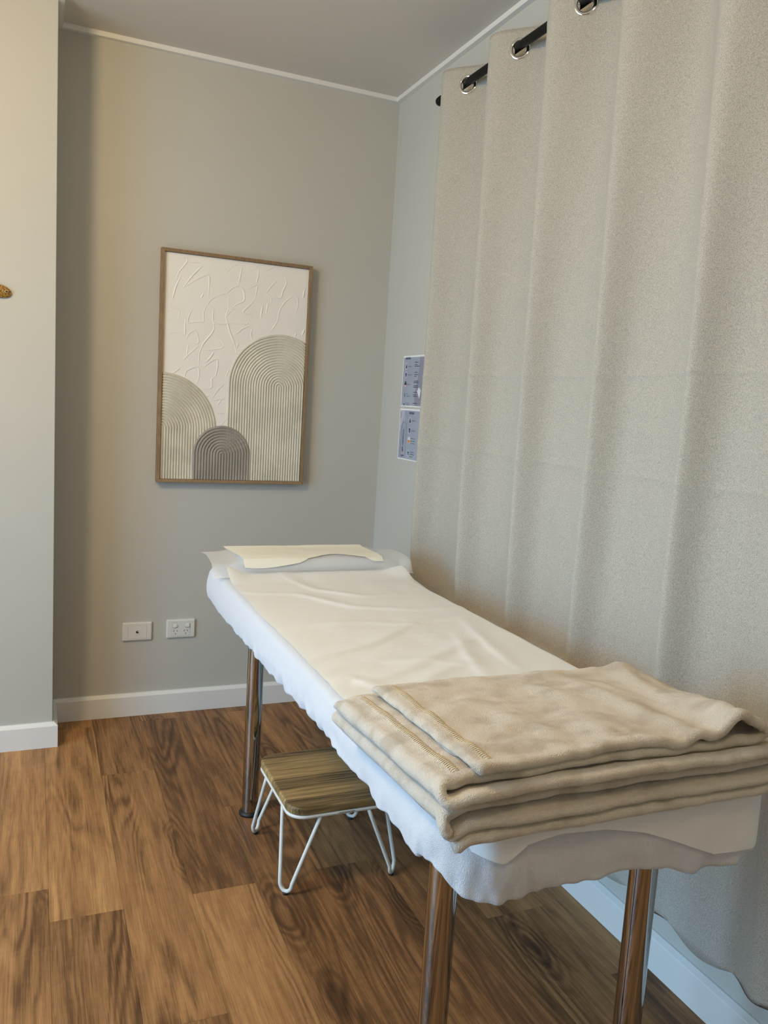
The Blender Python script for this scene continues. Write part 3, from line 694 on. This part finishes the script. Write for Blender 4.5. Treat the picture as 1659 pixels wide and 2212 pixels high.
# ================================================================ treatment bed
BX0, BX1, BY0, BY1, BZ = -.885, -.283, -2.445, -.690, .770
bed = thing('treatment_bed', ((BX0+BX1)/2, (BY0+BY1)/2, 0), 'narrow white-covered treatment bed on chrome tube legs beside the curtain', 'bed')
def slab(bm, x0, x1, y0, y1, z0, z1, r, e):
    ol = [[(x, y, z0) for x, y in rrect(x0, x1, y0, y1, r, 8)]]
    for k in range(7):
        a = PI/2*k/6; o = e*(1-math.cos(a)); ol.append([(x, y, z1-e+e*math.sin(a)) for x, y in rrect(x0+o, x1-o, y0+o, y1-o, max(.002, r-o), 8)])
    vs = grid_mesh(bm, ol, closed_v=True); bm.faces.new(vs[0][::-1]); bm.faces.new(vs[-1]); return bm
obj('padded_top', slab(bmesh.new(), BX0+.012, BX1-.012, BY0+.014, BY1-.014, .702, BZ-.006, .07, .02), M_VINYL, bed, smooth_=False)
obj('base_board', slab(bmesh.new(), BX0+.035, BX1-.035, BY0+.04, BY1-.04, .684, .7015, .05, .003), M_SEAT, bed)
for x, y in ((-.761, -.922), (-.761, -2.203), (-.372, -2.252), (-.40, -.922)):
    bm = bmesh.new(); lathe(bm, [(.0255, .012), (.0255, .683)], (x, y, 0), 48)
    leg = obj('leg', bm, M_LEG, bed, smooth_=True)
    bm = bmesh.new(); lathe(bm, [(.0001, 0), (.034, 0), (.0345, .006), (.032, .010), (.0256, .013)], (x, y, 0), 32); obj('foot_pad', bm, M_BLACK, leg, smooth_=True)

# fitted terry cover: rounded-rectangle rings, top to tucked-in hem
def outline(off, n=420):
    r = max(.012, .085-off); pts = rrect(BX0+off, BX1-off, BY0+off, BY1-off, r, 16, 2)
    P = [Vector(p) for p in pts]; L = [0]
    for a, b in zip(P, P[1:]+P[:1]): L.append(L[-1]+(b-a).length)
    T = L[-1]; res = []; j = 0
    for k in range(n):
        s = T*k/n
        while L[j+1] < s: j += 1
        f = (s-L[j])/(L[j+1]-L[j]); res.append(P[j].lerp(P[(j+1) % len(P)], f))
    return res
NP = 900
base = outline(0, NP)
def out_dir(i):
    a, b = base[(i-2) % NP], base[(i+2) % NP]; t = (b-a).normalized(); return Vector((t.y, -t.x))
# hem height round the bed
def hem_z(p):
    x, y = p
    if y > BY1-.05: return .690
    if y < BY0+.10: return lerp_table([(-.89, .688), (-.875, .684), (-.865, .668), (-.84, .655), (-.81, .652), (-.77, .652), (-.71, .660), (-.60, .664), (-.52, .650), (-.45, .640), (-.36, .640), (-.29, .648)], x)
    if x < -.6: return lerp_table([(-2.40, .684), (-2.30, .676), (-2.15, .690), (-1.87, .693), (-1.60, .680), (-1.32, .682), (-.94, .672), (-.75, .684)], y)
    return .668
top_in = []
cxm, cym = (BX0+BX1)/2, (BY0+BY1)/2
bm = bmesh.new(); rings = []
def top_ruck(x, y): return .0014*N3(x*6, y*6, 4)+.0008*N3(x*17, y*17, 8)
for f in (.0, .35, .65, .85):       # shrinking rings over the flat top
    ring = []
    for i, p in enumerate(base):
        q = Vector((cxm+(p.x-cxm)*f*(1-.0), cym+(p.y-cym)*(1-(1-f)*.34)))
        ring.append((q.x, q.y, BZ+top_ruck(q.x, q.y)))
    rings.append(ring)
prof = [(-.040, 0), (-.022, 0), (-.012, -.002), (-.005, -.0065), (-.001, -.013), (.001, -.021)]
side_t = [.12, .24, .36, .48, .6, .7, .8, .88, .94, 1.0]
for o, dz in prof:
    ring = []
    for i, p in enumerate(base):
        d = out_dir(i); q = p+d*o; ring.append((q.x, q.y, BZ+dz+.6*top_ruck(q.x, q.y)))
    rings.append(ring)
for t in side_t+['a', 'b', 'c']:
    ring = []
    for i, p in enumerate(base):
        d = out_dir(i); hz = hem_z(p)
        s = i/NP*4.7                                      # metres round the edge
        gath = N3(s*16, 1.5)+.6*N3(s*38, 4.5)              # elastic gathers
        far = smooth(-.95, -1.45, p.y)                    # far end is stretched smooth
        k = .15+.85*far
        hz2 = hz+(.0080*gath)*k
        tt = t if not isinstance(t, str) else 1.0
        z = (BZ-.021)+(hz2-(BZ-.021))*tt
        o = .001+.006*math.sin(PI*tt*.85)+k*tt**1.6*.0095*(N3(s*16+9, tt*1.3)+.6*N3(s*34, tt*2.2, 7))+(1-k)*.0016*N3(s*55, tt*1.5)
        if abs(p.x+.83) < .08 and p.y < BY0+.09: o += .010*tt*N3(s*42, tt*2)        # bunched near corner
        if isinstance(t, str):
            o += {'a': -.007, 'b': -.020, 'c': -.032}[t]; z += {'a': -.0035, 'b': 0, 'c': .006}[t]
            if t == 'c': o = min(o, -.03)
        q = p+d*o; ring.append((q.x, q.y, z))
    rings.append(ring)
vs = grid_mesh(bm, rings, closed_v=True)
bm.faces.new(vs[0][::1]) if False else None
bmesh.ops.remove_doubles(bm, verts=bm.verts, dist=2e-5)
cover = obj('bed_cover', bm, M_TERRY, None, smooth_=True)
tag(cover, 'white terry fitted cover with gathered hem stretched over the bed', 'bed cover')

# long non-woven sheet
segs = [[(-0.888, -1.503), (-0.764, -1.478), (-0.629, -1.477), (-0.509, -1.525)], [(-0.892, -1.742), (-0.797, -1.707), (-0.69, -1.66), (-0.496, -1.497), (-0.33, -1.467)], [(-0.91, -1.835), (-0.804, -1.786), (-0.715, -1.774), (-0.601, -1.792), (-0.538, -1.845)], [(-0.834, -1.128), (-0.716, -1.162), (-0.607, -1.322), (-0.44, -1.38), (-0.293, -1.374)], [(-0.796, -1.898), (-0.648, -1.82), (-0.467, -1.694), (-0.399, -1.662)], [(-0.443, -1.613), (-0.505, -1.786), (-0.536, -1.921)], [(-0.699, -0.907), (-0.645, -1.115), (-0.539, -1.217), (-0.419, -1.207)], [(-0.361, -1.499), (-0.415, -1.735), (-0.435, -1.867)], [(-0.747, -1.967), (-0.602, -1.861), (-0.452, -1.798)], [(-0.878, -1.884), (-0.815, -1.871), (-0.772, -1.935)]]
def ridge(x, y):
    h = 0
    for s in segs:
        best = 9; sd = 0; n = len(s)-1
        for i, (a, b) in enumerate(zip(s, s[1:])):
            dx, dy = b[0]-a[0], b[1]-a[1]; L2 = dx*dx+dy*dy
            t = max(0, min(1, ((x-a[0])*dx+(y-a[1])*dy)/L2)); ex, ey = x-a[0]-dx*t, y-a[1]-dy*t; d = math.hypot(ex, ey)
            if d < best: best = d; sd = ex*dy-ey*dx; u = (i+t)/n
        w = .011 if sd > 0 else .026
        h += .0040*math.exp(-(best/w)**2)*(math.sin(PI*min(.92, max(.08, u)))**.6)
    return h
SX0, SX1, SY0, SY1 = -.868, -.276, -2.452, -.912
bm = bmesh.new(); rows = []
nx, ny = 96, 250
def sheet_drop_end(x):      # how far it hangs over the near end
    return lerp_table([(-.87, .030), (-.84, .040), (-.81, .050), (-.775, .026), (-.72, .020), (-.64, .026), (-.57, .042), (-.50, .070), (-.43, .100), (-.33, .105), (-.27, .09)], x)
for j in range(ny+1):
    row = []
    tj = j/ny
    for i in range(nx+1):
        x = SX0+(SX1-SX0)*i/nx; L = 1.540
        end = sheet_drop_end(x)
        s = tj*(1.540+end)
        y = SY1-s; z = BZ+.0030
        ex = .0
        x += .010*N3(y*2.4, 1.1)*(1 if i < 3 else .3)+.004*N3(y*7, 9.1)*(1 if i == 0 else .2)
        if y < BY0+.012:
            over = (BY0+.012)-y
            rb = .018
            if over < rb*PI/2: a = over/rb; y = BY0+.008-rb*math.sin(a)+.002; z = BZ+.0030-rb*(1-math.cos(a))
            else: y = BY0-.0085; z = BZ+.0030-rb-(over-rb*PI/2); y -= .004*max(0, N3(x*14, z*20))+.0015
            cr = smooth(BX1-.085, BX1, x)+smooth(-.80, BX0, x); y += .055*cr*cr
        else:
            z += ridge(x, y)+.0022*max(-.3, N3(x*3.5, y*7, 2))+.0012*N3(x*15, y*11, 5)
            # corners at the head lift
            z += smooth(-1.02, -.912, y)*(.026*smooth(-.79, -.868, x)+.014*smooth(-.37, -.276, x)+.010)
        xe = smooth(BX1-.014, BX1+.012, x)
        z -= .013*xe*(1 if y > -2.3 else .6)*(1-smooth(-1.15, -.95, y))
        row.append((x, y, z))
    rows.append(row)
grid_mesh(bm, rows)
sheet = obj('bed_sheet', bm, M_PAPER, None, smooth_=True); tag(sheet, 'long creased cream disposable sheet lying along the top of the bed', 'bed sheet')

# head end: flat terry pad, translucent sheet, cream cloth
pad_x0, pad_x1, pad_y0, pad_y1 = -.790, -.350, -.905, -.715
bm = bmesh.new(); rows = []
for i in range(41):
    u = i/40; x = pad_x0+(pad_x1-pad_x0)*u; row = []
    e = (1-(2*u-1)**8)**.25
    for k in range(24):
        a = 2*PI*k/24; cy_, sy_ = math.cos(a), math.sin(a)
        yy = (pad_y0+pad_y1)/2+(pad_y1-pad_y0)/2*math.copysign(abs(cy_)**.55, cy_)*(.9+.1*e)
        zz = .7975+(.023+.003*N3(x*9, 2))*math.copysign(abs(sy_)**.7, sy_)*max(.1, e)
        row.append((x, yy, zz+.002))
    rows.append(row)
vs = grid_mesh(bm, rows, closed_v=True); bm.faces.new(vs[0]); bm.faces.new(vs[-1][::-1])
pad = obj('head_pad', bm, M_TERRY, None, smooth_=True); tag(pad, 'flat white terry head pad under the cream cloth at the far end', 'pillow')
def drape_z(y):
    """height over the pad, front roll included"""
    return lerp_table([(-.935, .7765), (-.922, .786), (-.914, .803), (-.900, .822), (-.86, .8265), (-.80, .8265), (-.74, .826), (-.715, .826), (-.66, .826)], y)
bm = bmesh.new(); rows = []
for i in range(61):
    u = i/60; x = -.905+(.665)*u; row = []
    for j in range(37):
        y = -.690-.245*j/36
        y += .012*math.sin(u*PI)*0-.020*smooth(.9, .0, u)*0
        z = drape_z(y)
        outw = smooth(pad_x0-.005, pad_x0-.06, x)+smooth(pad_x1+.005, pad_x1+.06, x)
        z -= .012*outw*(1-.6*math.sin(j/36*PI)); z += .003*N3(x*8, y*12)
        if j < 5: z -= .004*(5-j)*(.3+outw*.2)
        z = max(z, .7755)
        row.append((x, y-.010*outw*N3(x*30, 2), z))
    rows.append(row)
grid_mesh(bm, rows)
thin = obj('head_sheet', bm, M_THIN, None, smooth_=True); tag(thin, 'thin see-through sheet sticking out under the cream head cloth', 'sheet')
bm = bmesh.new(); rows = []
for i in range(61):
    u = i/60; row = []
    for j in range(31):
        v = j/30
        # outline: far edge straight, near edge lifts in the middle
        xl = -.832+(-.806+.832)*v; xr = -.352+(-.343+.352)*v
        x = xl+(xr-xl)*u
        yn = -.918+.055*math.exp(-((u-.66)/.20)**2)
        y = -.715+(yn+.715)*v
        z = drape_z(y)+.0032+.0014*N3(x*9, y*14, 3)+.0008*N3(x*26, y*20, 3)
        z = max(z, .813-.014*smooth(.9, 1, v)*smooth(.34, .0, abs(u-.1)))
        if v < .12: z += .003*(.12-v)/.12
        row.append((x, y, z))
    rows.append(row)
grid_mesh(bm, rows)
cream = obj('head_cloth', bm, M_CREAM, None, smooth_=True); tag(cream, 'pale yellow cream cloth laid over the head pad', 'cloth')

# ================================================================ folded blanket
T_ = .0125
levels = [.7835+.0150*i for i in range(6)]
yn_off = [-2.463, -2.464, -2.453, -2.466, -2.447, -2.450]
yf_off = [-2.10, -2.09, -2.10, -2.10, -2.14, -2.15]
left = [-.897, -.900, -.899, -.906, -.906, -.868]; rightx = [-.320, -.312, -.322, -.302, -.378, -.380]
path = []   # (x, level position, lift weight)
def run(lv, xa, xb, n):
    for k in range(n+1): path.append((xa+(xb-xa)*k/n, float(lv), 0))
def loop(lv_a, lv_b, x, sgn):
    for k in range(1, 12):
        a = PI*k/12; path.append((x+sgn*math.sin(a)*.010, lv_a+(lv_b-lv_a)*(1-math.cos(a))/2, sgn*math.sin(a)))
run(5, left[5], rightx[5], 84); loop(5, 4, (rightx[5]+rightx[4])/2, 1); run(4, rightx[4], left[4], 84)
loop(4, 3, (left[4]+left[3])/2, -1); run(3, left[3], rightx[3], 84); loop(3, 2, (rightx[3]+rightx[2])/2, 1); run(2, rightx[2], left[2], 84)
loop(2, 1, (left[2]+left[1])/2, -1); run(1, left[1], rightx[1], 84); loop(1, 0, (rightx[1]+rightx[0])/2, 1); run(0, rightx[0], left[0], 84)
def li(tab, l):
    i = min(4, int(l)); f = l-i; return tab[i]+(tab[i+1]-tab[i])*f
def centre(x, l, lw, v):
    """v 0 far .. 1 near"""
    yn, yf = li(yn_off, l), li(yf_off, l)
    y = yf+(yn-yf)*v
    z = li(levels, l)
    z += .0050*N3(x*7, y*7, 1.5)*(l+1)/6+.0045*N3(x*16, y*16, 6.5+l*.35)*(l+1)/6+.0022*N3(x*30, y*26, 2+l)*(1 if l > 4.5 else .35)
    near = smooth(.25, 1, v)
    if l > 4: z += (l-4)*(.030*math.exp(-((x+.402)/.034)**2)*near)
    if l > 4.5:
        a_ = x*.80+y*.45; b_ = -x*.45+y*.80
        z += .0042*max(0, N3(a_*26, b_*7, 11)-.12)*smooth(.05, .3, v)*smooth(1.02, .8, v)*2.2-.003*max(0, N3(a_*9, b_*24, 4)-.2)*2
    if l > 4.0: z += (l-4)*(.006*smooth(.14, 0, v)-.004*smooth(.06, 0, v))
    if lw > 0 and l > 4: pass
    x2 = x+lw*(.022*near if (l > 4 and lw > 0) else 0)
    # hug the bed corner and edges
    z -= .012*smooth(BX0+.012, BX0-.016, x2)*(1-.6*l/5)+.018*smooth(BY0+.01, BY0-.02, y)*smooth(3.4, 0, l)
    z -= .010*smooth(BX1-.01, BX1+.03, x2)*(1 if l < 3.5 else 0)
    if l > 4.5: z += .0065*math.exp(-(((x+.52+.25*(y+2.3))/.022)**2))*smooth(0, .3, v)+.005*math.exp(-(((x+.43-.2*(y+2.3))/.018)**2))*smooth(1, .6, v)+.0045*math.exp(-(((y+2.19-.1*(x+.7))/.012)**2))*smooth(-.86, -.7, x)*smooth(-.45, -.6, x)
    wave = .0055*N3(x*11, l*3.3)+.002*N3(x*34, l*5)
    y += wave*v - .018*(1-v)*smooth(.0, -.9, x)*0
    # left edges slant slightly
    xs = x2-.022*(1-v)*smooth(-.5, -.88, x2)
    return Vector((xs, y, z))
nv = 34
bm = bmesh.new(); rows = []
C = [[centre(x, l, lw, j/nv) for j in range(nv+1)] for x, l, lw in path]
npth = len(path)
for i in range(npth):
    a, b = C[max(0, i-1)], C[min(npth-1, i+1)]
    ring = []; nrm = []
    for j in range(nv+1):
        tu = (b[j]-a[j]); tv = C[i][min(nv, j+1)]-C[i][max(0, j-1)]
        nn = tu.cross(tv).normalized(); nrm.append(nn)
    l = path[i][1]; x = path[i][0]
    def half(j):
        d = (1-j/nv)*.33
        h = T_/2
        h += .0020*math.exp(-((d-.002)/.010)**2) - .0032*math.exp(-((d-.022)/.005)**2)
        return h+.0010*N3(C[i][j].x*45, C[i][j].y*45, l*4)
    e = 1 if 0 < i < npth-1 else .5
    top = [C[i][j]+nrm[j]*half(j)*e for j in range(nv+1)]; bot = [C[i][j]-nrm[j]*half(j)*e for j in range(nv+1)]
    dn = (C[i][nv]-C[i][nv-1]).normalized(); df = (C[i][0]-C[i][1]).normalized()
    hn = half(nv)*e; hf = half(0)*e
    ring = list(top)
    for k in range(1, 8):
        t = PI*k/8; ring.append(C[i][nv]+nrm[nv]*hn*math.cos(t)+dn*hn*math.sin(t))
    ring += bot[::-1]
    for k in range(1, 6):
        t = PI*k/6; ring.append(C[i][0]-nrm[0]*hf*math.cos(t)+df*hf*math.sin(t))
    rows.append(ring)
vs = grid_mesh(bm, rows, closed_v=True); bm.faces.new(vs[0]); bm.faces.new(vs[-1][::-1])
blanket = thing('blanket', (-.6, -2.3, BZ), 'folded beige fleece blanket lying across the near end of the bed', 'blanket')
obj('fleece', bm, M_FLEECE, blanket, smooth_=True)
# overlock stitches along the side hems and the third layer's edge
bm = bmesh.new()
def stitches(lv, xo, n, v0, v1, along='side'):
    for k in range(n):
        v = v0+(v1-v0)*k/n
        if along == 'side':
            x = xo
            c1 = centre(x-.0045, lv, 0, v)+Vector((0, 0, T_/2+.0006)); c2 = centre(x+.0045, lv, 0, min(1, v+.006))+Vector((0, 0, T_/2+.0006)); mid = (c1+c2)/2+Vector((0, 0, .0016))
        sweep(bm, [c1-Vector((0, 0, .002)), c1, mid, c2, c2-Vector((0, 0, .002))], .0009, 5)
stitches(5, -.842, 68, .06, .98); stitches(4, -.885, 70, .02, .97); stitches(1, -.889, 60, .05, .9)
for k in range(150):
    x = -.60+.27*k/150; 
    c = centre(x, 3, 0, 1-.021/.36)+Vector((0, 0, T_/2-.0012))
    sweep(bm, [c+Vector((-.0004, .003, 0)), c+Vector((0, 0, .0010)), c+Vector((.0006, -.003, 0))], .0007, 5)
o = obj('stitching', bm, M_STITCH, blanket, smooth_=True); o['kind'] = 'stuff'

# ================================================================ step stool
SXA, SXB, SYA, SYB, SZ0, SZ1 = -.773, -.461, -1.388, -1.034, .2235, .2455
stool = thing('step_stool', ((SXA+SXB)/2, (SYA+SYB)/2, 0), 'low step stool with wood-grain top and cream hairpin legs under the bed', 'stool')
cuts = [SYA, SYA+.058, SYA+.118, SYA+.185, SYA+.262, SYA+.318, SYB]
def seat_slab():
    bm = bmesh.new(); ol = []
    for o, z in ((.003, SZ0), (0, SZ0+.003), (0, SZ1-.006), (.0008, SZ1-.003), (.003, SZ1-.0008), (.006, SZ1)):
        ol.append([(x, y, z) for x, y in rrect(SXA+o, SXB-o, SYA+o, SYB-o, .048-o, 10)])
    vs = grid_mesh(bm, ol, closed_v=True); bm.faces.new(vs[0][::-1]); bm.faces.new(vs[-1]); return bm
for a, b in zip(cuts, cuts[1:]):
    bm = seat_slab(); bmesh.ops.recalc_face_normals(bm, faces=bm.faces)
    for co, no in (((0, a+.0001, 0), (0, -1, 0)), ((0, b-.0001, 0), (0, 1, 0))):
        r = bmesh.ops.bisect_plane(bm, geom=bm.verts[:]+bm.edges[:]+bm.faces[:], plane_co=co, plane_no=no, clear_outer=True)
        es = [g for g in r['geom_cut'] if isinstance(g, bmesh.types.BMEdge)]
        if es: bmesh.ops.holes_fill(bm, edges=es)
    obj('seat_stave', bm, M_SEAT, stool)
zr = SZ0-.0050
ring = [(x, y, zr) for x, y in rrect(SXA+.004, SXB-.004, SYA+.004, SYB-.004, .046, 10, 4)]
obj('seat_ring', sweep(bmesh.new(), ring, .0054, 12, closed=True), M_STOOLM, stool, smooth_=True)
for sx, sy in ((-1, -1), (1, -1), (1, 1), (-1, 1)):
    cx_, cy_ = (SXA if sx < 0 else SXB), (SYA if sy < 0 else SYB)
    A = Vector((cx_-sx*.005, cy_-sy*.093, zr)); Bq = Vector((cx_-sx*.088, cy_-sy*.005, zr))
    F = Vector((cx_+sx*.000, cy_-sy*.014, .0090))      # foot, splayed outward
    d = (Bq-A); d.z = 0; d.normalize(); w2 = .0185
    pa = F-d*w2; pb = F+d*w2; pa.z = pb.z = .033
    pts = [A.lerp(pa, k/6) for k in range(7)]
    inward = (A+Bq)/2-F
    for k in range(1, 12):
        t = PI*k/12; pts.append(Vector((F.x, F.y, 0))+(-d*w2*math.cos(t))+Vector((0, 0, .033-.0245*math.sin(t))))
    pts += [pb.lerp(Bq, k/6) for k in range(7)]
    leg = obj('leg', sweep(bmesh.new(), pts, .0054, 12), M_STOOLM, stool, smooth_=True)
    bm = bmesh.new(); lathe(bm, [(.0001, 0), (.0075, 0), (.0078, .004), (.0062, .0075), (.0001, .0075)], (F.x, F.y, 0), 16); obj('foot', bm, M_BLACK, leg, smooth_=True)
# printed mark on the ring's near side
bm = B(-.640, -.590, SYA-.0012, SYA-.0006, zr-.0022, zr+.0022)
M_LBL = mat('worn_black_print', (.02, .02, .02), .6, var=(220, (.55, .56, .53), .5, .56))
lb = obj('printed_mark', bm, M_LBL, stool); lb['label'] = 'worn black print on the near side of the ring'
